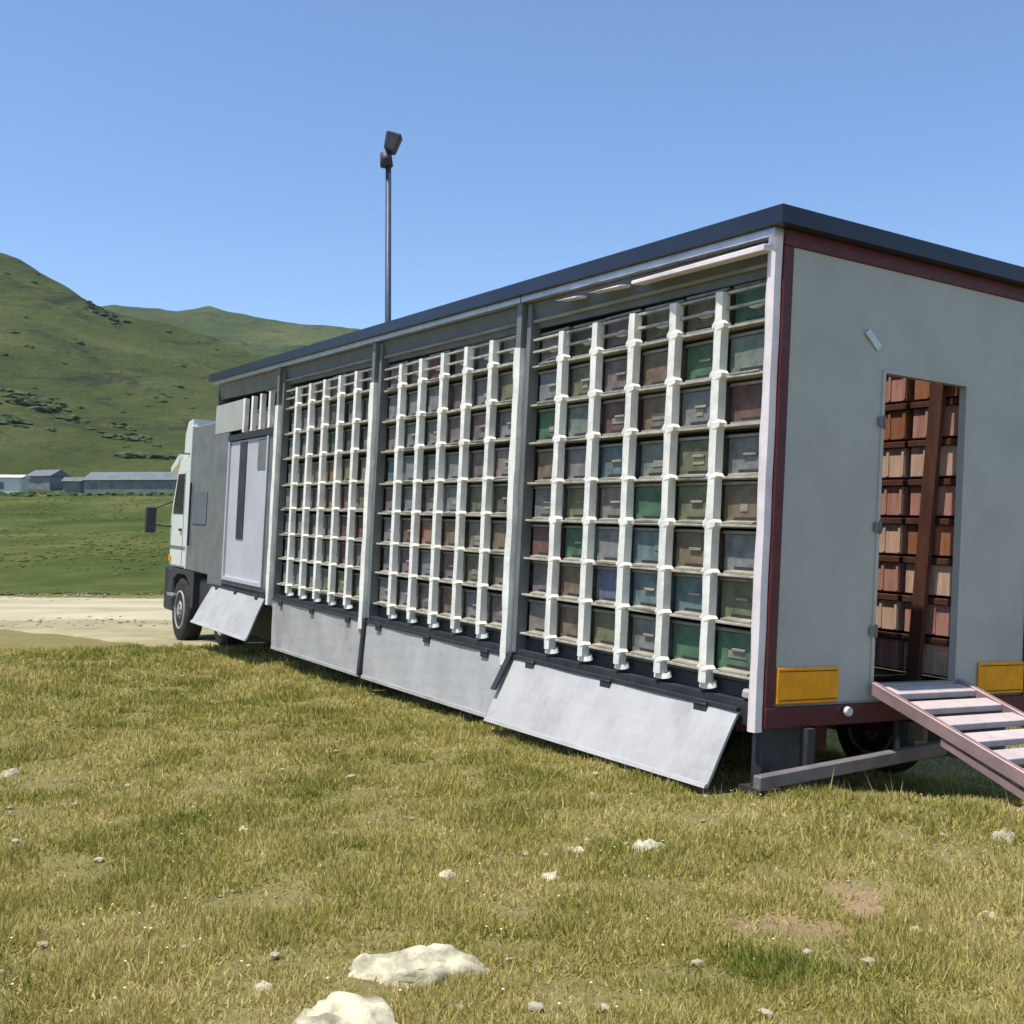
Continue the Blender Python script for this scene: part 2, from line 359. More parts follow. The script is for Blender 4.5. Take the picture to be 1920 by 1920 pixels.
# white edge of the folded upper flap, bright over the last metre, in short pieces further on
for xa, xb, t in ((0.03, 1.28, 0.045), (1.42, 1.80, 0.022), (1.95, 2.22, 0.022)):
    bm = bmesh.new(); z = rz(xa) - 0.085
    hexa(bm, [(xa, 0.0, z), (xb, 0.0, z + 0.02), (xb, 0.10, z - 0.01 + 0.02), (xa, 0.10, z - 0.01),
              (xa, 0.0, z + t), (xb, 0.0, z + t + 0.012), (xb, 0.10, z + t - 0.012), (xa, 0.10, z + t - 0.02)], 0.003)
    obj('valance', bm, M['pinkwhite'], truck)
# dark strip and slate upper panels
for i, (xa, xb) in enumerate(((0.05, 2.74), (2.86, 5.66), (5.78, 8.70), (8.82, LEN - 0.04))):
    bm = bmesh.new()
    hexa(bm, [(xa, -0.10, 2.50 + 0.019 * xa), (xb, -0.10, 2.50 + 0.019 * xb), (xb, -0.07, 2.50 + 0.019 * xb), (xa, -0.07, 2.50 + 0.019 * xa),
              (xa, -0.05, rz(xa) - 0.01), (xb, -0.05, rz(xb) - 0.01), (xb, -0.02, rz(xb) - 0.01), (xa, -0.02, rz(xa) - 0.01)])
    obj('upper_panel', bm, M['slate'] if i < 3 else M['grey'], truck)
    tz = 2.56 + 0.019 * xa
    if i < 3:
        bm = bmesh.new(); hexa(bm, [(xa, -0.066, tz - 0.01), (xb, -0.066, tz + .03), (xb, -0.03, tz + .03), (xa, -0.03, tz - 0.01),
                                    (xa, -0.066, tz + 0.012), (xb, -0.066, tz + .052), (xb, -0.03, tz + .052), (xa, -0.03, tz + 0.012)])
        obj('panel_edge', bm, M['shelf'], truck)
# body: floor, far wall, front wall, dark sheet added behind the hives to block light
bm = bmesh.new(); bx(bm, 0.0, LEN, -W + 0.01, -0.02, -0.10, 0.035); obj('floor', bm, M['dark'], truck)
bm = bmesh.new(); bx(bm, 0.03, LEN, -W, -W + 0.03, 0.04, 2.70)
obj('far_wall', bm, M['rear'], truck)
bm = bmesh.new(); hexa(bm, [(LEN - 0.03, -W + 0.03, 0.04), (LEN, -W + 0.03, 0.04), (LEN, -0.03, 0.04), (LEN - 0.03, -0.03, 0.04),
                            (LEN - 0.03, -W + 0.03, 2.93), (LEN, -W + 0.03, 2.93), (LEN, -0.03, 2.93), (LEN - 0.03, -0.03, 2.93)])
obj('front_wall', bm, M['grey'], truck)
box('rack_blocker', (0.05, LEN - 0.05, -0.66, -0.63, 0.04, 2.70), M['back'], truck)
# rear wall round the doorway
DZ0, DZ1, DY0, DY1 = 0.13, 2.02, -1.66, -0.90
bm = bmesh.new()
bx(bm, 0.0, 0.03, DY1, -0.10, 0.02, 2.65); bx(bm, 0.0, 0.03, -W + 0.07, DY0, 0.02, 2.65)
bx(bm, 0.0, 0.03, DY0, DY1, DZ1, 2.65); bx(bm, 0.0, 0.03, DY0, DY1, 0.02, DZ0)
obj('rear_wall', bm, M['rear'], truck)
bm = bmesh.new(); bx(bm, -0.012, 0.04, -0.10, -0.028, -0.02, 2.65, 0.004); obj('corner_post', bm, M['maroon'], truck, 'maroon corner post')
bm = bmesh.new(); bx(bm, -0.012, 0.04, -W, -W + 0.07, -0.02, 2.65, 0.004); obj('corner_post', bm, M['maroon'], truck, 'maroon corner post')
box('header', (-0.016, 0.04, -W, -0.028, 2.652, 2.744), M['maroon'], truck, 0.004, 'maroon header rail')
box('sill', (-0.016, 0.05, -W, -0.03, -0.10, 0.016), M['maroon'], truck, 0.004, 'dark red sill')
bm = bmesh.new()
bx(bm, -0.008, 0.045, DY1 - 0.004, DY1 + 0.022, DZ0 - 0.02, DZ1 + 0.02); bx(bm, -0.008, 0.045, DY0 - 0.022, DY0 + 0.004, DZ0 - 0.02, DZ1 + 0.02)
bx(bm, -0.008, 0.045, DY0 + 0.004, DY1 - 0.004, DZ1, DZ1 + 0.022); bx(bm, -0.02, 0.045, DY0 + 0.004, DY1 - 0.004, DZ0 - 0.02, DZ0)
obj('door_frame', bm, M['rear'], truck)
# pinkish white edge post with a slightly uneven outer edge
def wavy(name, xc, w, ya, yb, za, zb, m, amp=0.3, seed=0, lean=0.0, n=40, label=None, bulge=None):
    bm = bmesh.new(); r = random.Random(seed); rings = []
    for k in range(n + 1):
        z = za + (zb - za) * k / n
        a = w * (0.5 + amp * (math.sin(z * 7.3 + seed) * 0.5 + math.sin(z * 17.1 + seed * 2) * 0.3 + r.uniform(-.15, .15)))
        b = w * (0.5 + amp * 0.25 * math.sin(z * 11 + seed))
        if bulge is not None:
            d = min(abs(z - q) for q in bulge); e = 1.0 if d < 0.016 else 0; a += 0.022 * e; b += 0.022 * e
        x = xc + lean * (z - za)
        rings.append([bm.verts.new(p) for p in ((x - b, ya, z), (x + a, ya, z), (x + a, yb, z), (x + a * 0.2, yb + 0.012, z), (x - b, yb, z))])
    for k in range(n):
        for i in range(5):
            j = (i + 1) % 5; f = bm.faces.new((rings[k][i], rings[k][j], rings[k + 1][j], rings[k + 1][i])); f.smooth = False
    bm.faces.new(rings[0][::-1]); bm.faces.new(rings[-1])
    return obj(name, bm, m, truck, label)
wavy('edge_post', 0.035, 0.062, -0.022, 0.03, -0.12, 2.70, M['pinkwhite'], 0.10, 3, n=60, label='pinkish white edge post at the tail corner')
ROWZ = [0.162, 0.464, 0.747, 1.043, 1.33, 1.642, 1.938, 2.241]     # shelf heights, bottom to top
BAYS = [(0.08, 2.72, 'rearmost'), (2.90, 5.60, 'middle'), (5.82, 8.62, 'forward')]
NC = 6
colx = {}
BX = [0.0, 4.2, 7.2]
def zf(z, bi): return z + 0.015 * BX[bi] * z / 2.24
for bi, (xa, xb, nm) in enumerate(BAYS):
    n = NC if bi < 2 else 6
    p = (xb - xa) / n; cols = [xa + p * k for k in range(n + 1)]; colx[bi] = cols
    for k in range(1, n):
        wavy('upright', cols[k] - 0.012, 0.066, -0.06, 0.0, 0.092, zf(2.46, bi), M['post'], 0.09, bi * 10 + k, n=110, bulge=[zf(z, bi) + 0.012 for z in ROWZ])
    for z in ROWZ:
        box('shelf', (xa - 0.02, xb + 0.02, -0.62, -0.063, zf(z, bi) - 0.011, zf(z, bi) + 0.009), M['shelf'], truck)
        bm = bmesh.new()
        bx(bm, xa, xb, -0.061, -0.036, zf(z, bi) - 0.006, zf(z, bi) + 0.009, 0.002)
        obj('shelf_edge', bm, M['bar'], truck)
    for z in (2.36, 2.455):
        box('cross_bar', (xa, xb, -0.058, -0.032, zf(z, bi) - 0.009, zf(z, bi) + 0.008), M['bar'], truck, 0.002)
    # base beam with the white feet of the uprights
    box('base_beam', (xa - 0.04, xb + 0.04, -0.30, -0.10, 0.036, 0.12), M['dark'], truck)
    for k in range(n):
        bm = bmesh.new(); cx = cols[k] - 0.01 if k else cols[0] + 0.05; wv = rng.uniform(0.75, 1.0)
        for s in range(1):
            ring = []; top = []
            for i in range(14):
                t = 2 * math.pi * i / 14
                ring.append(bm.verts.new((cx + wv * 0.085 * math.cos(t), -0.055 + 0.045 * math.sin(t), 0.068 - 0.012 * math.sin(t))))
                top.append(bm.verts.new((cx + wv * 0.075 * math.cos(t), -0.053 + 0.040 * math.sin(t), 0.098 - 0.012 * math.sin(t))))
            for i in range(14):
                j = (i + 1) % 14; bm.faces.new((ring[i], ring[j], top[j], top[i]))
            bm.faces.new(top); bm.faces.new(ring[::-1])
        obj('post_foot', bm, M['post'] if k else M['plate'], truck)
# bay posts: steel pillar with a bunched white cover in front
for i, x in enumerate((2.80, 5.70, 8.72)):
    box('pillar', (x - 0.075, x - 0.015, -0.10, -0.01, -0.12, 2.69 + 0.02 * x), M['grey'], truck)
    wavy('post_cover', x + 0.045, 0.090 + 0.012 * i, -0.03, 0.035, -0.10, 2.40, M['post'], 0.16, 60 + i, n=70, label='bunched white cover on the bay post')
    bm = bmesh.new(); bx(bm, x + 0.012, x + 0.085, -0.03, 0.028, 2.41, 2.71 + 0.02 * x); obj('post_top_shade', bm, M['grey'], truck)  # grey piece paints the roof's shade on the top of the post
for i, (x, yb, zb) in enumerate(((2.72, 0.16, -0.27), (5.64, 0.05, -0.56))):
    bm = bmesh.new()
    hexa(bm, [(x - 0.03, yb, zb), (x + 0.03, yb, zb), (x + 0.03, yb + 0.03, zb), (x - 0.03, yb + 0.03, zb),
              (x - 0.03, 0.0, 0.02), (x + 0.03, 0.0, 0.02), (x + 0.03, 0.04, 0.02), (x - 0.03, 0.04, 0.02)], 0.004)
    obj('flap_stay', bm, M['dark'], truck)
# fold-down flaps, each hung at its own angle
def flap(xa, xb, ba, bb, la=0.46, lb=0.5, ins=0.0, label=None):
    """ba, bb: outward (y) offset of the lower edge at both ends"""
    bm = bmesh.new(); za = -0.03; nx = 14; nz = 5; T = 0.018
    g = {}
    for k in range(nx + 1):
        u = k / nx; x = xa + (xb - xa) * u
        yb = ba + (bb - ba) * u; lz = la + (lb - la) * u
        for j in range(nz + 1):
            v = j / nz; wob = 0.006 * math.sin(u * 9 + xa) * v + 0.004 * math.sin(v * 5 + u * 17)
            for s in (0, 1):
                g[k, j, s] = bm.verts.new((x + ins * v * (1 if u < .5 else -1) * abs(u - .5) * 2, yb * v + wob + (T if s else 0), za - lz * v))
    for k in range(nx):
        for j in range(nz):
            bm.faces.new((g[k, j, 1], g[k + 1, j, 1], g[k + 1, j + 1, 1], g[k, j + 1, 1]))
            bm.faces.new((g[k, j, 0], g[k, j + 1, 0], g[k + 1, j + 1, 0], g[k + 1, j, 0]))
        bm.faces.new((g[k, nz, 0], g[k, nz, 1], g[k + 1, nz, 1], g[k + 1, nz, 0])); bm.faces.new((g[k, 0, 0], g[k + 1, 0, 0], g[k + 1, 0, 1], g[k, 0, 1]))
    for j in range(nz):
        bm.faces.new((g[0, j, 0], g[0, j, 1], g[0, j + 1, 1], g[0, j + 1, 0])); bm.faces.new((g[nx, j, 0], g[nx, j + 1, 0], g[nx, j + 1, 1], g[nx, j, 1]))
    o = obj('flap', bm, M['flap'], truck, label)
    bm = bmesh.new()
    hexa(bm, [(xa, ba + T + .001, za - la), (xb, bb + T + .001, za - lb), (xb, bb + T + .012, za - lb), (xa, ba + T + .012, za - la),
              (xa, ba * .94 + T + .001, za - la * .94), (xb, bb * .94 + T + .001, za - lb * .94), (xb, bb * .94 + T + .012, za - lb * .94), (xa, ba * .94 + T + .012, za - la * .94)], 0.002)
    obj('lip', bm, M['flap'], o)
    for q in (0.12, 0.5, 0.88):
        hx = xa + (xb - xa) * q; bm = bmesh.new()
        bx(bm, hx - .06, hx + .06, 0.031, 0.040, -0.075, -0.004, 0.002); tube(bm, (hx - .06, .036, -.028), (hx + .06, .036, -.028), 0.009, n=8)
        obj('hinge', bm, M['dark'], o)
    bm = bmesh.new()
    hexa(bm, [(xa, 0.0, za + 0.004), (xb, 0.0, za + 0.004), (xb, 0.03, za + 0.004), (xa, 0.03, za + 0.004), (xa, 0.0, za + 0.026), (xb, 0.0, za + 0.026), (xb, 0.03, za + 0.026), (xa, 0.03, za + 0.026)])
    obj('hinge_strip', bm, M['dark'], truck)
flap(0.16, 2.74, 0.22, 0.21, 0.42, 0.48, label='bright fold-down flap swung out below the rearmost bay')
flap(2.80, 5.62, 0.07, 0.02, 0.50, 0.555)
flap(5.74, 8.58, 0.0, -0.02, 0.56, 0.60)
flap(8.90, 11.35, 0.22, 0.28, 0.54, 0.53, label='bright fold-down flap swung out below the door bay')
# front bay: door with a dark slot, grey surround, one row of hives above
box('bay_frame', (10.98, 11.74, -0.05, -0.012, -0.02, 2.60), M['grey'], truck)
box('bay_frame', (8.80, 9.12, -0.06, -0.02, 0.0, 2.10), M['grey'], truck)
box('door_header', (8.80, 10.98, -0.08, 0.0, 2.06, 2.14), M['dark'], truck)
door = box('side_door', (9.14, 10.96, -0.06, -0.03, 0.09, 2.05), M['lilac'], truck, 0.004, 'lilac white side door with a dark upright slot')
box('slot', (10.12, 10.44, -0.029, -0.02, 0.68, 2.02), M['dark'], door)
box('side_window', (9.20, 9.62, -0.029, -0.022, 1.62, 2.02), M['grey'], door)
bm = bmesh.new(); bx(bm, 9.14, 9.20, -0.029, 0.0, 0.09, 2.05); bx(bm, 10.90, 10.96, -0.029, 0.0, 0.09, 2.05); bx(bm, 9.20, 10.90, -0.029, 0.0, 0.09, 0.14)
obj('door_edge', bm, M['lilac'], door)
box('step_beam', (8.85, 11.1, -0.25, -0.02, -0.03, 0.085), M['grey'], truck)
box('blank_panel', (10.35, 11.72, -0.045, -0.008, 2.20, 2.62), M['rear'], truck)
for k in range(1, 5):
    wavy('upright', 8.80 + k * 0.37, 0.07, -0.06, 0.0, 2.15, 2.62, M['post'], 0.25, 90 + k, n=20)
# orange plates and rear fittings
for a, b in ((-0.60, -0.105), (-W + 0.075, -1.88)):
    bm = bmesh.new(); bx(bm, -0.018, -0.002, a, b, 0.035, 0.245, 0.006); o = obj('reflector_plate', bm, M['orange'], truck)
    bm = bmesh.new(); bx(bm, -0.022, -0.0185, a + 0.02, b - 0.02, 0.055, 0.06); bx(bm, -0.022, -0.0185, a + 0.02, b - 0.02, 0.22, 0.225); obj('plate_border', bm, M['maroon'], o)
bm = bmesh.new()
hexa(bm, [(-0.016, -0.74, 2.27), (-0.002, -0.74, 2.27), (-0.002, -0.70, 2.24), (-0.016, -0.70, 2.24),
          (-0.010, -0.86, 2.18), (-0.002, -0.86, 2.18), (-0.002, -0.82, 2.14), (-0.010, -0.82, 2.14)], 0.004)
obj('marker_plate', bm, M['alu'], truck)
for i, (xa, xb) in enumerate(((0.16, 2.74), (2.80, 5.62), (5.74, 8.58), (8.90, 11.35))):
    box('far_shade_flap', (xa, xb, -W - 0.02, -W - 0.003, -0.52, 0.0), M['flap'], truck)  # unseen far side flaps, added to block light under the truck
box('underbody_shade_box', (8.7, 10.6, -0.9, -0.25, -0.62, -0.105), M['dark'], truck)  # box added to keep the space under the truck dark
box('underbody_shade_slab', (5.0, 8.0, -1.5, -0.5, -0.50, -0.175), M['dark'], truck)  # second block added behind the flaps to darken the underside
for z in (0.45, 1.08, 1.72):
    bm = bmesh.new(); bx(bm, -0.016, -0.0085, DY1 - 0.004, DY1 + 0.05, z - 0.03, z + 0.03, 0.002); tube(bm, (-0.016, DY1 + .0, z - .04), (-0.016, DY1 + .0, z + .04), 0.008, n=8)
    obj('door_hinge', bm, M['grey'], truck)
# chassis and underside
bm = bmesh.new()
for y in (-0.75, -1.65): bx(bm, 0.25, 13.9, y - 0.05, y + 0.05, -0.30, -0.105)
for x in (0.3, 2.0, 4.0, 6.0, 8.0, 10.0): bx(bm, x, x + 0.1, -W + 0.1, -0.1, -0.17, -0.104)
obj('chassis', bm, M['maroon'], truck)
bm = bmesh.new()
hexa(bm, [(-0.13, -1.45, -0.305), (-0.07, -1.45, -0.305), (-0.07, 0.10, -0.41), (-0.13, 0.10, -0.41),
          (-0.13, -1.45, -0.225), (-0.07, -1.45, -0.225), (-0.07, 0.10, -0.335), (-0.13, 0.10, -0.335)], 0.006)
obj('bumper_beam', bm, M['beam'], truck, 'crooked grey bumper beam hanging under the tail')
for y in (-0.35, -1.2): box('beam_hanger', (-0.06, 0.0, y - 0.03, y + 0.03, -0.34 + (0.07 if y < -1 else 0), -0.105), M['dark'], truck)
for y in (-0.58, -1.72):
    bm = bmesh.new(); bx(bm, 0.36, 0.38, y - 0.16, y + 0.16, -0.46, -0.12); obj('mudflap', bm, M['grey'], truck)
for y in (-0.03, -0.30):
    pass
bm = bmesh.new(); tube(bm, (-0.03, -0.66, -0.02), (-0.055, -0.66, -0.02), 0.03, 0.026, 12); obj('tail_lamp', bm, M['white'], truck)
bm = bmesh.new(); bx(bm, 0.02, 0.10, -0.12, -0.04, -0.44, -0.1, 0.006); bx(bm, -0.03, 0.15, -0.16, 0.0, -0.47, -0.44); obj('support_leg', bm, M['dark'], truck)

def wheel(x, y, z, r, w, inner=-1):
    bm = bmesh.new(); s = 1
    lathe(bm, [(r * 0.60, -w / 2), (r * 0.90, -w / 2), (r * 0.985, -w / 2 + 0.03), (r, -w / 4), (r, w / 4), (r * 0.985, w / 2 - 0.03), (r * 0.90, w / 2), (r * 0.60, w / 2 - 0.01)], 'y', (x, y, z), 36)
    t = obj('wheel', bm, M['rubber'], truck)
    bm = bmesh.new()
    lathe(bm, [(r * 0.61, -w / 2 + 0.02), (r * 0.60, w / 2 + 0.004), (r * 0.55, w / 2 + 0.008), (r * 0.50, w / 2 - 0.05), (r * 0.30, w / 2 - 0.06), (r * 0.27, w / 2 + 0.0), (r * 0.16, w / 2 + 0.02)], 'y', (x, y, z), 36)
    rim = obj('rim', bm, M['rim'], t)
    bm = bmesh.new()
    for k in range(8):
        a = 2 * math.pi * k / 8; tube(bm, (x + r * .22 * math.cos(a), y + w / 2, z + r * .22 * math.sin(a)), (x + r * .22 * math.cos(a), y + w / 2 + 0.025, z + r * .22 * math.sin(a)), 0.016, n=6)
    obj('wheel_nut', bm, M['dark'], t, kind='stuff')
def zg(x, y):                    # ground height under a truck point, in truck coordinates
    p = TM @ Vector((x, y, -0.8)); return -0.8 + (hgt(p.x, p.y) - p.z)
for x in (0.95, 1.85, 2.75):
    for y in (-0.32, -W + 0.32): wheel(x, y, max(zg(x, y) + 0.34, -0.36), 0.355, 0.24)
for x in (11.4,):
    for y in (-0.30, -W + 0.35): wheel(x, y, zg(x, y) + 0.42, 0.44, 0.3)
for y in (-0.16, -W + 0.3): wheel(13.35, y, zg(13.35, y) + 0.50, 0.52, 0.28)

# cab
bm = bmesh.new()
CY0, CY1 = -W + 0.12, -0.05
prism(bm, [(13.12, 0.12), (14.36, 0.12), (14.40, 0.95), (14.28, 1.10), (14.02, 1.78), (13.9, 1.92), (13.12, 1.98)], CY0, CY1)
bmesh.ops.bevel(bm, geom=[e for e in bm.edges if abs(e.verts[0].co.y - e.verts[1].co.y) < 0.01], offset=0.03, segments=2, affect='EDGES')
cabo = obj('cab', bm, M['cab'], truck)
bm = bmesh.new(); prism(bm, [(13.55, 1.00), (14.22, 1.00), (14.20, 1.12), (13.98, 1.66), (13.55, 1.66)], CY1 - 0.01, CY1 + 0.006); obj('side_window', bm, M['glass'], cabo)
bm = bmesh.new(); hexa(bm, [(14.29, CY0 + .1, 1.14), (14.33, CY0 + .1, 1.14), (14.33, CY1 - .1, 1.14), (14.29, CY1 - .1, 1.14), (14.03, CY0 + .1, 1.75), (14.07, CY0 + .1, 1.77), (14.07, CY1 - .1, 1.77), (14.03, CY1 - .1, 1.75)])
obj('windscreen', bm, M['glass'], cabo)
box('door_line', (13.50, 13.515, CY1, CY1 + 0.004, 0.15, 1.7), M['dark'], cabo)
box('door_handle', (13.58, 13.70, CY1, CY1 + 0.03, 0.72, 0.76), M['dark'], cabo)
bm = bmesh.new(); prism(bm, [(13.95, 1.84), (14.42, 1.70), (14.44, 1.78), (13.9, 1.99)], CY0, CY1 + 0.03); obj('sun_visor', bm, M['cab'], cabo)
bm = bmesh.new(); prism(bm, [(13.12, 2.0), (13.60, 2.0), (13.58, 2.30), (13.42, 2.50), (13.12, 2.53)], CY0 + 0.06, CY1 + 0.02); obj('roof_deflector', bm, M['cab'], cabo)
# sleeper / equipment section in grey between box and cab
bm = bmesh.new(); bx(bm, 11.80, 13.08, CY0, CY1 + 0.015, 0.10, 2.40, 0.02); eq = obj('equipment_section', bm, M['grey'], truck, 'dark grey section between box and cab')
box('hatch', (12.05, 12.85, CY1 + 0.016, CY1 + 0.028, 0.85, 1.35), M['slate'], eq, 0.003)
box('grab_rail', (12.95, 12.98, CY1 + 0.03, CY1 + 0.06, 0.5, 1.5), M['dark'], eq, 0.003)
box('cab_edge', (13.085, 13.14, CY1 - .05, CY1 + 0.045, 0.12, 2.42), M['cab'], truck, 0.01)
# bumper and arch
bm = bmesh.new(); bx(bm, 13.95, 14.52, CY0, CY1 + 0.02, -0.62, 0.10, 0.03); obj('front_bumper', bm, M['dark'], truck)
bm = bmesh.new()
prism(bm, [(12.55, 0.10), (12.55, -0.45), (12.70, -0.45), (12.80, -0.1), (13.1, 0.03), (13.6, 0.03), (13.94, -0.1), (13.94, 0.10)], CY0, CY1 + 0.03); obj('wheel_arch', bm, M['dark'], truck)
bm = bmesh.new(); bx(bm, 11.85, 12.5, -0.55, -0.10, -0.52, 0.02, 0.03); obj('fuel_tank', bm, M['dark'], truck)
box('cab_step', (13.55, 13.95, CY1, CY1 + 0.10, -0.35, -0.31), M['alu'], truck, 0.004)
box('headlight', (14.50, 14.54, CY1 - 0.40, CY1 - 0.08, -0.22, 0.0), M['glass'], truck, 0.01)
box('indicator', (14.20, 14.34, CY1 + 0.003, CY1 + 0.02, 0.20, 0.30), M['orange'], truck, 0.003)
box('stripe', (13.14, 14.34, CY1 + 0.001, CY1 + 0.006, 0.42, 0.47), M['grey'], cabo)
# mirror on its arm
bm = bmesh.new(); bx(bm, 14.32, 14.42, 0.20, 0.37, 0.66, 1.10, 0.02); mir = obj('mirror', bm, M['dark'], truck)
bm = bmesh.new(); tube(bm, (14.30, CY1, 1.20), (14.36, 0.28, 1.05), 0.013); tube(bm, (14.30, CY1, 0.78), (14.36, 0.28, 0.80), 0.013); obj('mirror_arm', bm, M['dark'], mir)

# ------------------------------------------------------------------ hives in the racks
ORD = ['first', 'second', 'third', 'fourth', 'fifth', 'sixth', 'seventh', 'eighth']
hw, hh, hd = 0.395, 0.258, 0.42
def chamfer_box_mesh(name, d, m, bev=0.004):
    bm = bmesh.new(); bx(bm, *d, bev); return mesh_of(bm, name, m)
body_me = {k: chamfer_box_mesh('hive_body', (-hw / 2, hw / 2, -hd, 0.0, 0.012, hh - 0.022), HM[k]) for k in HCOL}
M['lid'] = mat('hive_lid', (0.26, 0.25, 0.22), 0.45, metal=0.2, var=0.3, vs=6, dirt=0.4)
lid_me = chamfer_box_mesh('lid', (-hw / 2 - 0.008, hw / 2 + 0.008, -hd - 0.008, 0.012, hh - 0.021, hh - 0.001), M['lid'], 0.003)
M['land'] = mat('landing_board', (0.33, 0.30, 0.22), 0.6, var=0.35, vs=8, dirt=0.4)
bm = bmesh.new(); hexa(bm, [(-0.13, 0.002, 0.010), (0.13, 0.002, 0.010), (0.13, 0.060, 0.000), (-0.13, 0.060, 0.000), (-0.13, 0.002, 0.022), (0.13, 0.002, 0.022), (0.13, 0.060, 0.012), (-0.13, 0.060, 0.012)])
land_me = mesh_of(bm, 'landing_board', M['land'])
bm = bmesh.new(); bx(bm, -0.10, 0.10, 0.0015, 0.004, 0.026, 0.042); ent_me = mesh_of(bm, 'entrance', M['dark'])
bm = bmesh.new(); bx(bm, -0.055, 0.055, 0.0015, 0.016, 0.125, 0.142, 0.003); hand_me = mesh_of(bm, 'handle', M['shelf'])
bm = bmesh.new()
ring = [bm.verts.new((0.07 * math.cos(t * math.pi / 8), 0.014, 0.115 + 0.022 * math.sin(t * math.pi / 8))) for t in range(16)]
rb = [bm.verts.new((0.075 * math.cos(t * math.pi / 8), 0.0015, 0.115 + 0.026 * math.sin(t * math.pi / 8))) for t in range(16)]
bm.faces.new(ring); bm.faces.new(rb[::-1])
for i in range(16): bm.faces.new((ring[i], rb[i], rb[(i + 1) % 16], ring[(i + 1) % 16]))
oval_me = mesh_of(bm, 'vent_cover', M['white'])

patch_me = []
for q in range(4):
    bm = bmesh.new(); a = rng.uniform(-.15, .0); c = rng.uniform(.06, .12)
    bx(bm, a, a + rng.uniform(.05, .16), 0.0012, 0.0045, c, c + rng.uniform(.04, .08)); patch_me.append(mesh_of(bm, 'patch', M['shelf'] if q % 2 else M['lid']))
G1 = [['green', 'brown', 'olive', 'mauve', 'dark olive', 'grey'],
      ['grey green', 'green', 'brown', 'mauve', 'olive', 'grey'],
      ['maroon', 'grey', 'brown', 'maroon', 'grey green', 'green'],
      ['grey', 'olive', 'grey green', 'teal', 'grey', 'brown'],
      ['brown', 'olive', 'green', 'taupe', 'olive', 'grey'],
      ['grey', 'brown', 'teal', 'grey', 'green', 'maroon'],
      ['olive', 'teal', 'teal', 'blue', 'brown', 'mauve'],
      ['green', 'green', 'grey', 'olive', 'brown', 'taupe']]
G2 = [['grey green', 'grey', 'grey', 'maroon', 'taupe', 'grey'],
      ['olive', 'grey', 'mauve', 'grey', 'grey', 'grey'],
      ['grey', 'mauve', 'mauve', 'grey', 'grey green', 'taupe'],
      ['taupe', 'mauve', 'grey', 'grey green', 'grey', 'teal'],
      ['dark olive', 'olive', 'grey', 'taupe', 'grey', 'mauve'],
      ['brown', 'taupe', 'brown', 'orange brown', 'maroon', 'grey'],
      ['taupe', 'olive', 'mauve', 'grey', 'mauve', 'grey'],
      ['mauve', 'grey', 'brown', 'mauve', 'grey', 'taupe']]
G3 = [['grey', 'mauve', 'grey', 'maroon', 'mauve', 'dark olive'],
      ['grey green', 'grey', 'dark olive', 'mauve', 'grey', 'grey'],
      ['grey', 'dark olive', 'green', 'olive', 'grey', 'grey'],
      ['taupe', 'olive', 'orange brown', 'brown', 'grey', 'grey green'],
      ['olive', 'taupe', 'orange brown', 'taupe', 'grey', 'grey'],
      ['maroon', 'maroon', 'grey green', 'grey', 'taupe', 'grey'],
      ['mauve', 'maroon', 'grey', 'grey green', 'grey', 'grey'],
      ['grey green', 'olive', 'olive', 'grey', 'grey', 'grey']]
def hive(x, y, z, colour, label, group, yaw=0.0, oval=False, wood=None, sc=1.0):
    mw = TM @ Matrix.Translation((x, y, z)) @ Matrix.Rotation(yaw, 4, 'Z') @ Matrix.Diagonal((sc, 1, 1, 1))
    r = empty('beehive', label, 'beehive', mw, group=group)
    link('body', body_me[colour], r); link('lid', lid_me, r); link('landing_board', land_me, r)
    link('entrance', ent_me, r)
    if oval: link('vent_cover', oval_me, r)
    elif rng.random() < 0.35: link('handle', hand_me, r)
    if rng.random() < 0.30: link('patch', rng.choice(patch_me), r)
    return r
for bi, G in enumerate((G1, G2, G3)):
    cols = colx[bi]
    for r in range(8):
        for c in range(6):
            z = zf(ROWZ[7 - r], bi) + 0.012
            if r == 0: z -= 0.0
            cx = (cols[c] + cols[c + 1]) / 2 - 0.01 + rng.uniform(-.008, .008)
            lab = f'{G[r][c]} beehive, {ORD[r] if r else "first"} from the top, {ORD[c]} column from the right in the {BAYS[bi][2]} bay'
            if bi == 0: lab = lab.replace(' in the rearmost bay', ' of rearmost bay')
            lab = lab.replace('from the top', 'from top')
            hive(cx, -0.10 + rng.uniform(-.018, .012), z, G[r][c], lab, 'beehives racked along the truck side', rng.uniform(-.03, .03), oval=(r == 0), sc=(cols[1] - cols[0]) / 0.44)
# the low shelf line over the base: the lowest opening is closed by a board
for k in range(4):
    hive(8.99 + k * 0.37, -0.125, 2.20, ['mauve', 'grey', 'mauve', 'taupe'][k], f'{["mauve","grey","mauve","taupe"][k]} beehive above the side door, {ORD[k]} from the forward bay', 'beehives above the side door', oval=False, sc=0.8)
box('hive_shelf', (8.80, 10.34, -0.62, -0.065, 2.165, 2.19), M['shelf'], truck)
for bi, (xa, xb, nm) in enumerate(BAYS):
    box('base_board', (xa, xb, -0.16, -0.13, 0.121, 0.150), M['shelf'], truck)

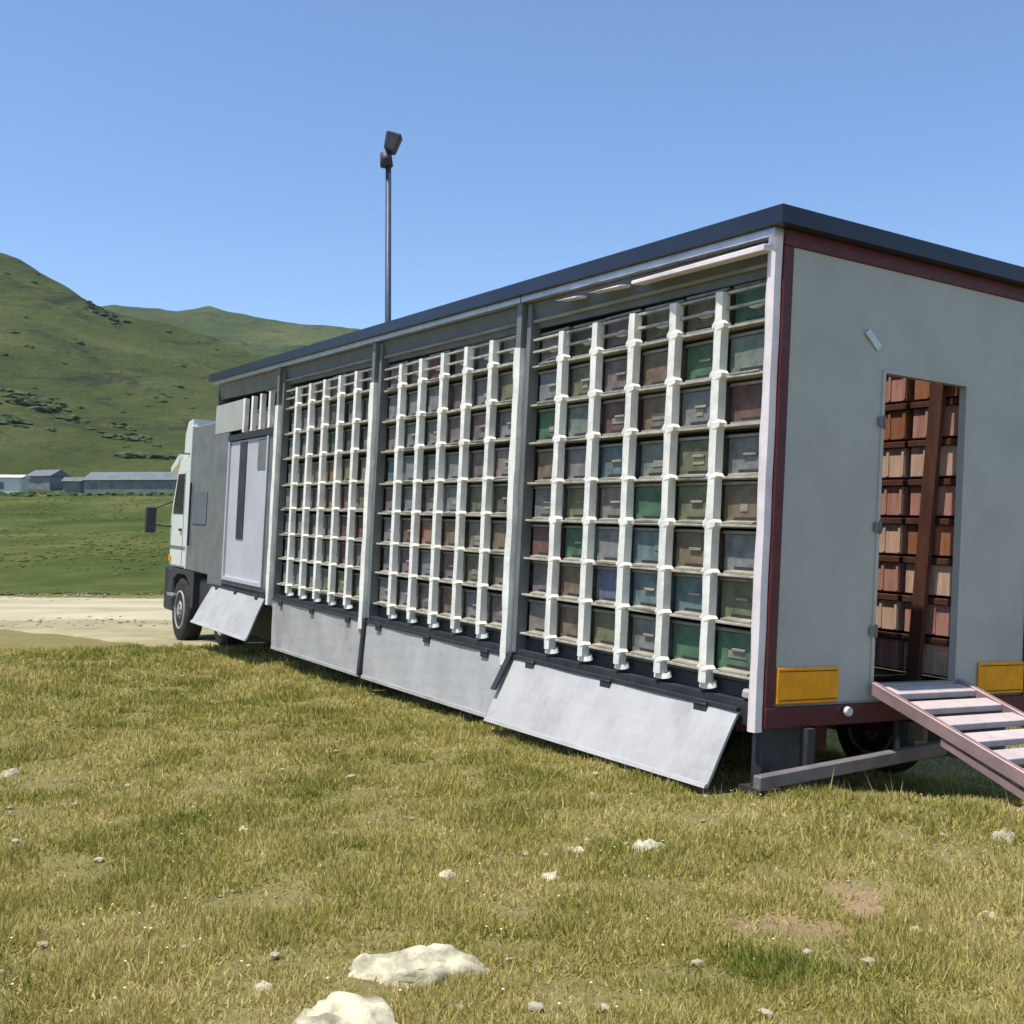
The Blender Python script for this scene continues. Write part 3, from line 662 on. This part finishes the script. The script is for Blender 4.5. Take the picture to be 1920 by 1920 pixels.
# ------------------------------------------------------------------ hives stacked in the aisle, seen through the rear doorway
wood_body = {}
for k in 'abc':
    bm = bmesh.new(); bx(bm, -0.19, 0.19, -0.36, 0.0, 0.0, 0.200, 0.003)
    for sx in (-0.188, -0.06, 0.06):            # raised battens and hand holds on the honey boxes
        bx(bm, sx, sx + 0.022, 0.0005, 0.010, 0.01, 0.190)
    wood_body[k] = mesh_of(bm, 'hive_body', M['wood_' + k])
bm = bmesh.new(); bx(bm, -0.20, 0.20, -0.37, 0.022, 0.202, 0.243, 0.003); wl = mesh_of(bm, 'lid', M['wood_d'])
seq = ['bcbacbca', 'cbcbcbac', 'abcabcab']
pl = {'a': 'honey', 'b': 'pale', 'c': 'pinkish'}
for c, xc in enumerate((0.09 + 0.16, 0.69, 1.12)):
    for r in range(8):
        k = seq[c][r]; z = 0.14 + r * 0.262
        ro = empty('beehive', f'{pl[k]} wooden beehive, {ORD[r]} from the floor in the {["nearest", "middle", "deepest"][c]} stack inside the doorway', 'beehive',
                   TM @ Matrix.Translation((xc, -1.70 + rng.uniform(-.01, .01), z)) @ Matrix.Rotation(rng.uniform(-.03, .03), 4, 'Z'), group='wooden hives stacked in the aisle')
        link('body', wood_body[k], ro); link('lid', wl, ro)
bm = bmesh.new()
hexa(bm, [(0.24, -1.64, 0.04), (0.34, -1.64, 0.04), (0.34, -1.60, 0.04), (0.24, -1.60, 0.04), (0.10, -1.64, 2.60), (0.20, -1.64, 2.60), (0.20, -1.60, 2.60), (0.10, -1.60, 2.60)], 0.003)
obj('aisle_strip', bm, M['wood_d'], truck, 'dark brown upright strip inside the doorway')  # strip standing for the dark band between the stacks

# ------------------------------------------------------------------ ramp
ramp = empty('loading_ramp', 'pale slatted metal ramp sloping down to the right from the rear doorway', 'ramp', TM)
rs, rl = -0.32, 1.75                         # slope (z per metre of run), run
def rp(t): return (-0.03 - t, 0.12 + rs * t)
for y in (-0.88, -1.665):
    bm = bmesh.new(); (xa, za), (xb, zb) = rp(0), rp(rl)
    hexa(bm, [(xb, y - 0.022, zb - 0.05), (xa, y - 0.022, za - 0.05), (xa, y + 0.022, za - 0.05), (xb, y + 0.022, zb - 0.05),
              (xb, y - 0.022, zb + 0.03), (xa, y - 0.022, za + 0.03), (xa, y + 0.022, za + 0.03), (xb, y + 0.022, zb + 0.03)], 0.004)
    obj('side_rail', bm, M['ramp'], ramp)
    bm = bmesh.new()
    hexa(bm, [(xb, y - 0.012, zb - 0.14), (xa - .5, y - 0.012, za - 0.26), (xa - .5, y + 0.012, za - 0.26), (xb, y + 0.012, zb - 0.14),
              (xb, y - 0.012, zb - 0.10), (xa - .5, y - 0.012, za - 0.22), (xa - .5, y + 0.012, za - 0.22), (xb, y + 0.012, zb - 0.10)])
    obj('lower_rail', bm, M['ramp'], ramp)
t = 0.03
while t < rl - 0.1:
    bm = bmesh.new(); (xa, za), (xb, zb) = rp(t), rp(t + 0.115)
    hexa(bm, [(xb, -1.642, zb - 0.015), (xa, -1.642, za - 0.03), (xa, -0.903, za - 0.03), (xb, -0.903, zb - 0.015),
              (xb, -1.642, zb + 0.022), (xa, -1.642, za + 0.010), (xa, -0.903, za + 0.010), (xb, -0.903, zb + 0.022)], 0.003)
    obj('tread', bm, M['tread'], ramp); t += 0.185

# ------------------------------------------------------------------ floodlight pole behind the truck
PX, PY = -2.84, 25.0; pz = hgt(PX, PY)
pole = empty('camera_pole', 'tall dark pole with a camera head standing behind the truck roof', 'pole', loc=(PX, PY, pz))
H = 8.45 - pz
bm = bmesh.new(); tube(bm, (0, 0, -0.3), (0, 0, H), 0.082, 0.066, 14); tube(bm, (0, 0, 0), (0, 0, 0.5), 0.12, 0.10, 14); obj('mast', bm, M['pole'], pole)
bm = bmesh.new(); tube(bm, (-0.04, 0, H - 0.02), (-0.06, 0, H + 0.28), 0.15, 0.13, 12); tube(bm, (-0.10, -0.05, H + 0.05), (-0.08, -0.16, H + 0.03), 0.06, 0.05, 10); obj('junction_box', bm, M['dark'], pole)
bm = bmesh.new(); tube(bm, (-0.05, 0, H + 0.22), (0.09, 0, H + 0.50), 0.045, 0.045, 10); obj('arm', bm, M['pole'], pole)
bm = bmesh.new()
hexa(bm, [(-0.10, -0.16, H + 0.36), (0.14, -0.16, H + 0.26), (0.14, 0.16, H + 0.26), (-0.10, 0.16, H + 0.36),
          (-0.03, -0.16, H + 0.78), (0.33, -0.16, H + 0.68), (0.33, 0.16, H + 0.68), (-0.03, 0.16, H + 0.78)], 0.04)
obj('lamp_head', bm, M['dark'], pole)

# ------------------------------------------------------------------ buildings at the foot of the hill
def house(px, Y, w, d, h, rh, wm, rm, name, label, cat, yaw=0.0, wins=0, sink=0.0, group=None):
    X = (px - 960) / 2053 * Y; z = hgt(X, Y) - sink
    ro = empty(name, label, cat, Matrix.Translation((X, Y, z)) @ Matrix.Rotation(yaw, 4, 'Z'), group=group)
    bm = bmesh.new(); bx(bm, -w / 2, w / 2, -d / 2, d / 2, -1.0, h); obj('wall', bm, wm, ro)
    bm = bmesh.new(); hexa(bm, [(-w / 2 - .2, -d / 2 - .2, h + .01), (w / 2 + .2, -d / 2 - .2, h + .01), (w / 2 + .2, d / 2 + .2, h + .01), (-w / 2 - .2, d / 2 + .2, h + .01),
                            (-w / 2 - .2, -0.05, h + rh), (w / 2 + .2, -0.05, h + rh), (w / 2 + .2, 0.05, h + rh), (-w / 2 - .2, 0.05, h + rh)]); obj('roof', bm, rm, ro)
    for k in range(wins):
        x = -w / 2 + w * (k + 0.5) / wins
        box('window', (x - .35, x + .35, -d / 2 - .03, -d / 2 + .02, h * .4, h * .75), M['glass'], ro)
    return ro
house(8, 112, 3.9, 3.0, 1.95, 0.35, M['house_w'], M['house_w'], 'cabin', 'small white cabin at the left edge below the hill', 'cabin', 0.15, 1)
house(90, 118, 2.9, 3.0, 1.2, 0.75, M['house_g'], M['roof_b'], 'hut', 'small grey hut with pitched roof beside the white cabin', 'hut', -0.3, 1)
house(140, 116, 1.7, 2.4, 1.0, 0.5, M['house_g'], M['roof_b'], 'shed', 'tiny grey shed between the hut and the long barn', 'shed', 0.1)
house(258, 114, 9.6, 4.0, 1.35, 0.95, M['house_g'], M['roof_b'], 'barn', 'long low blue grey barn behind the truck cab', 'barn', -0.06, 5)
house(300, 330, 3.6, 3.6, 2.0, 1.0, M['house_w'], M['house_w'], 'cottage', 'tiny white house alone high on the hillside', 'house', 0.2)

# ------------------------------------------------------------------ scrub on the hillside (one mass nobody could count)
def ico(sub):
    bm = bmesh.new(); bmesh.ops.create_icosphere(bm, subdivisions=sub, radius=1)
    v = np.array([x.co[:] for x in bm.verts]); f = np.array([[q.index for q in p.verts] for p in bm.faces]); bm.free(); return v, f
def scatter(name, items, sub, m, label, cat, jit=0.25, seed=1):
    V, F = ico(sub); R = np.random.RandomState(seed); vs = []; fs = []; o = 0
    for (x, y, z, sx, sy, sz) in items:
        a = R.uniform(0, 6.28); v = V * (1 + jit * R.uniform(-1, 1, (len(V), 1))) * [sx, sy, sz]
        v = np.stack([v[:, 0] * math.cos(a) - v[:, 1] * math.sin(a), v[:, 0] * math.sin(a) + v[:, 1] * math.cos(a), v[:, 2]], 1) + [x, y, z]
        vs.append(v); fs.append(F + o); o += len(V)
    vs = np.concatenate(vs); fs = np.concatenate(fs)
    me = bpy.data.meshes.new(name); me.from_pydata(vs.tolist(), [], fs.tolist()); me.update(); me.materials.append(m)
    ob = link(name, me, kind='stuff'); tag(ob, label, cat); return ob
R = np.random.RandomState(4)
items = []
def patch(px, py, wpx, hpx, n, Ylo, Yhi):
    """shrubs round a place on the slope; Ylo..Yhi is how far away the patch lies"""
    for _ in range(n):
        Y = R.uniform(Ylo, Yhi); X = (px + R.normal() * wpx - 960) / 2053 * Y
        s = R.uniform(0.35, 1.0); items.append((X, Y, hgt(X, Y), s * 1.7, s * 1.3, s * 0.55))
patch(60, 0, 60, 0, 60, 178, 190); patch(15, 0, 30, 0, 24, 160, 168); patch(240, 0, 26, 0, 26, 168, 176); patch(250, 0, 18, 0, 16, 147, 151)
patch(190, 0, 22, 0, 24, 290, 305)
for _ in range(70):
    Y = R.uniform(106, 111); X = (R.uniform(-20, 420) - 960) / 2053 * Y; s = R.uniform(.15, .5); items.append((X, Y, hgt(X, Y), s * 1.5, s, s * .8))
for _ in range(120):
    Y = R.uniform(150, 420); X = Y * R.uniform(-0.52, -0.2); s = R.uniform(.3, .9); items.append((X, Y, hgt(X, Y), s * 1.4, s, s * .5))
scatter('scrub', items, 2, M['shrub'], 'dark green scrub patches scattered over the hillside', 'scrub', 0.35)

# tussocks of the meadow beyond the road
items = []
for _ in range(9000):
    Y = 32 + 75 * R.rand() ** 1.4; X = Y * R.uniform(-0.62, -0.1)
    if fbm(np.array([X]), np.array([Y]), 9.0, 3, 66)[0] < R.uniform(-.9, .7): continue
    s = R.uniform(.04, .12); items.append((X, Y, hgt(X, Y), s * 1.5, s * 1.3, s * .55))
M['tussock'] = mat('tussock_green', (0.092, 0.108, 0.026), 0.95, var=0.4, vs=0.3, bump=1.0, bs=6, spec=0.05)
scatter('tussocks', items, 1, M['tussock'], 'low green tussocks across the meadow beyond the gravel road', 'tussocks', 0.4, 8)
items = []
for _ in range(700):
    Y = R.choice([22.0, 30.9]) + R.normal() * 0.8; X = R.uniform(-19, 2); s = R.uniform(.015, .045); items.append((X, Y, hgt(X, Y) + .03, s * 1.4, s, s * .7))
scatter('road_stones', items, 1, M['pebble'], 'loose pale stones along both edges of the gravel road', 'stones', 0.25, 9)

# ------------------------------------------------------------------ rocks in the grass
def rock(px, py, wx, wy, wz, label, seed, Y=None, sink=0.35, yaw=0.0):
    # where the sight line through the spot meets the ground
    dx = (px - 960) / 2053; dz = -(py - 1000) / 2053
    y = 1.0
    while dz * y > hgt(dx * y, y) and y < 60: y += 0.01
    x = dx * y; Rr = np.random.RandomState(seed)
    V, F = ico(4); d = V / np.linalg.norm(V, axis=1)[:, None]
    n = fbm(d[:, 0] * 2 + seed, d[:, 1] * 2 + d[:, 2] * 1.7, 1.2, 5, seed) * 0.22 + fbm(d[:, 0] * 5, d[:, 1] * 5 + d[:, 2] * 4, 1.0, 5, seed + 5) * 0.10
    v = V * (1 + n)[:, None]
    v[:, 2] = np.minimum(v[:, 2], 0.80 + 0.3 * fbm(v[:, 0] * 2, v[:, 1] * 2, 1.0, 2, seed + 9))
    v = v * [wx / 2, wy / 2, wz]
    c, s = math.cos(yaw), math.sin(yaw); v = np.stack([v[:, 0] * c - v[:, 1] * s, v[:, 0] * s + v[:, 1] * c, v[:, 2]], 1)
    me = bpy.data.meshes.new('rock'); me.from_pydata(v.tolist(), [], F.tolist()); me.update(); me.materials.append(M['rock'])
    me.polygons.foreach_set('use_smooth', [wx > 0.2] * len(me.polygons))
    o = link('rock', me); o.location = (x, y, hgt(x, y) - wz * sink * 0.7)
    tag(o, label, 'rock', 'pale rocks in the grass'); return (x, y, max(wx, wy) / 2)
RK = []
RK.append(rock(785, 1818, 0.40, 0.24, 0.105, 'larger flat cream rock in the grass, upper of the two foreground rocks', 11, yaw=0.1))
RK.append(rock(655, 1925, 0.36, 0.28, 0.10, 'rounded cream rock cut off by the bottom edge of the photo', 12, yaw=-0.15))
for px, py, w, h, lab, s in ((1080, 1598, .10, .045, 'small bright stone left of the pale hump in front of the bright flap', 21),
                             (1215, 1592, .17, .07, 'tall pale grey stone in the grass below the rearmost flap', 22),
                             (458, 1558, .085, .04, 'small tan stone alone in the left middle grass', 23),
                             (22, 1452, .14, .05, 'flat pale stone at the left edge of the grass', 24),
                             (198, 1906, .06, .03, 'small pale stone at the bottom left of the grass', 25),
                             (500, 1850, .07, .03, 'small stone just left of the two foreground rocks', 26),
                             (1850, 1716, .07, .035, 'small white stone at the right edge of the grass', 27),
                             (1030, 1642, .10, .03, 'flat tan stone in the grass under the pale hump', 28),
                             (1710, 1745, .08, .03, 'small pinkish stone in the bare tan patch', 29),
                             (840, 1640, .11, .03, 'flat pale stone below the middle flap', 30),
                             (1880, 1570, .12, .06, 'pale stone below the ramp at the right edge', 31),
                             (295, 1680, .045, .03, 'small upright stone in the lower left grass', 32)):
    RK.append(rock(px, py, w, w * 0.7, h, lab, s, yaw=s * 0.7))
# pebbles nobody would count
items = []
for _ in range(260):
    y = R.uniform(2.9, 13); x = y * R.uniform(-0.62, 0.62); s = R.uniform(0.006, 0.02)
    items.append((x, y, hgt(x, y) + s * 0.6, s * 1.5, s, s * 0.7))
scatter('pebbles', items, 1, M['pebble'], 'tiny pale pebbles scattered through the dry grass', 'pebbles', 0.2, 3)

items = []
for _ in range(380):
    y = R.uniform(2.9, 11); x = y * R.uniform(-0.6, 0.6)
    if fbm(np.array([x]), np.array([y]), 0.9, 2, 55)[0] < 0.15: continue
    items.append((x, y, hgt(x, y) + R.uniform(.02, .04), .005, .005, .0025))
M['flower'] = mat('flower_white', (0.75, 0.72, 0.50), 0.8)
scatter('flowers', items, 1, M['flower'], 'tiny pale flower heads speckled through the grass', 'flowers', 0.2, 5)

# ------------------------------------------------------------------ grass blades (stuff)
def grass():
    N = 900000; Rn = np.random.RandomState(12)
    u = Rn.rand(N); r = 2.2 * (17.0 / 2.2) ** (u ** 0.92)
    az = np.radians(Rn.uniform(-37, 37, N)); x = r * np.sin(az); y = r * np.cos(az)
    # clumping
    cl = fbm(x, y, 0.22, 3, 71); bare = fbm(x, y, 1.3, 4, 81)
    bare = bare + 1.1 * np.exp(-(((x - 1.35) / 0.55) ** 2 + ((y - 4.15) / 0.35) ** 2))
    keep = (Rn.rand(N) < np.clip(0.75 + 0.7 * cl, 0.2, 1)) & (Rn.rand(N) < np.clip(1.3 - 1.2 * np.maximum(bare - 0.3, 0), 0.3, 1))
    for (rx, ry, rr) in RK: keep &= ((x - rx) ** 2 + (y - ry) ** 2) > (rr * 0.66) ** 2
    # nothing grows on the road and the worn verge
    vn = np.interp(x, [-16, -10, -7.6, -5.2, -2.5, 0], [22.2, 20.8, 18.4, 16.2, 15.4, 15.4]); keep &= y < vn + 0.15
    x = x[keep]; y = y[keep]; r = r[keep]; cl = cl[keep]; n = len(x)
    z = height(x, y)
    hgtv = (0.016 + 0.022 * Rn.rand(n) + 0.020 * np.clip(cl, -0.6, 1)) * (0.75 + 0.05 * r)
    hgtv = np.maximum(hgtv, 0.009); wid = (0.0016 + 0.0014 * Rn.rand(n)) * (0.6 + 0.32 * r)
    a = Rn.uniform(0, 2 * np.pi, n); lean = Rn.uniform(0.1, 1.3, n); b = Rn.uniform(0, 2 * np.pi, n)
    st = Rn.rand(n) < 0.008; hgtv = np.where(st, hgtv * Rn.uniform(1.6, 2.6, n), hgtv); wid = np.where(st, wid * 0.55, wid)
    P = np.stack([x, y, z - 0.004], 1); side = np.stack([np.cos(a), np.sin(a), 0 * a], 1) * wid[:, None]
    d = np.stack([np.cos(b) * np.sin(lean), np.sin(b) * np.sin(lean), np.cos(lean)], 1) * hgtv[:, None] * 1.35
    co = np.stack([P - side, P + side, P + d], 1).reshape(-1, 3)
    me = bpy.data.meshes.new('grass'); me.vertices.add(n * 3); me.vertices.foreach_set('co', co.ravel())
    me.loops.add(n * 3); me.loops.foreach_set('vertex_index', np.arange(n * 3, dtype=np.int32))
    me.polygons.add(n); me.polygons.foreach_set('loop_start', np.arange(n, dtype=np.int32) * 3)
    me.update(calc_edges=True)
    # the species / dryness of each blade
    dry = np.clip(0.60 + 0.24 * fbm(x, y, 0.55, 4, 91) + 0.14 * fbm(x, y, 2.4, 2, 97) + 0.10 * np.clip(x / 2.0, -1, 1) + 0.24 * Rn.normal(size=n), 0, 1)
    dry = np.clip(dry - 0.5 * np.exp(-(((x - 0.75) / 0.28) ** 2 + ((y - 3.55) / 0.2) ** 2)), 0, 1)
    dry = np.where(st, 0.95, dry)
    at = me.attributes.new('dryness', 'FLOAT', 'POINT'); at.data.foreach_set('value', np.repeat(dry, 3).astype(np.float32))
    m = bpy.data.materials.new('grass_blades'); m.use_nodes = True
    nn = m.node_tree.nodes; L = m.node_tree.links; bs = nn['Principled BSDF']
    bs.inputs['Roughness'].default_value = 0.7; bs.inputs['Specular IOR Level'].default_value = 0.15
    an = nn.new('ShaderNodeAttribute'); an.attribute_name = 'dryness'
    cr = nn.new('ShaderNodeValToRGB'); e = cr.color_ramp.elements
    e[0].position = 0.0; e[0].color = (0.15, 0.195, 0.030, 1); e[1].position = 1.0; e[1].color = (0.66, 0.54, 0.24, 1)
    q = cr.color_ramp.elements.new(0.42); q.color = (0.335, 0.305, 0.066, 1); q = cr.color_ramp.elements.new(0.72); q.color = (0.50, 0.425, 0.125, 1)
    L.new(an.outputs['Fac'], cr.inputs[0]); L.new(cr.outputs[0], bs.inputs['Base Color'])
    tr = nn.new('ShaderNodeBsdfTranslucent'); L.new(cr.outputs[0], tr.inputs[0])
    mx = nn.new('ShaderNodeMixShader'); mx.inputs[0].default_value = 0.35
    L.new(bs.outputs[0], mx.inputs[1]); L.new(tr.outputs[0], mx.inputs[2]); L.new(mx.outputs[0], nn['Material Output'].inputs[0])
    me.materials.append(m)
    o = link('grass', me, kind='stuff'); tag(o, 'short dry olive and straw grass covering the foreground', 'grass')
grass()

# ------------------------------------------------------------------ air
bm = bmesh.new(); bx(bm, -2700, 2700, -2700, 2700, -8.0, 230)
hm = bpy.data.materials.new('haze'); hm.use_nodes = True; hn = hm.node_tree; hn.nodes.clear()
ho = hn.nodes.new('ShaderNodeOutputMaterial'); hv = hn.nodes.new('ShaderNodeVolumePrincipled')
hv.inputs['Color'].default_value = (0.72, 0.84, 1.0, 1); hv.inputs['Density'].default_value = 0.00014; hv.inputs['Anisotropy'].default_value = 0.2
hn.links.new(hv.outputs[0], ho.inputs['Volume'])
hz = obj('haze', bm, hm, kind='stuff'); tag(hz, 'thin bluish summer haze lying over the valley and hills', 'haze')
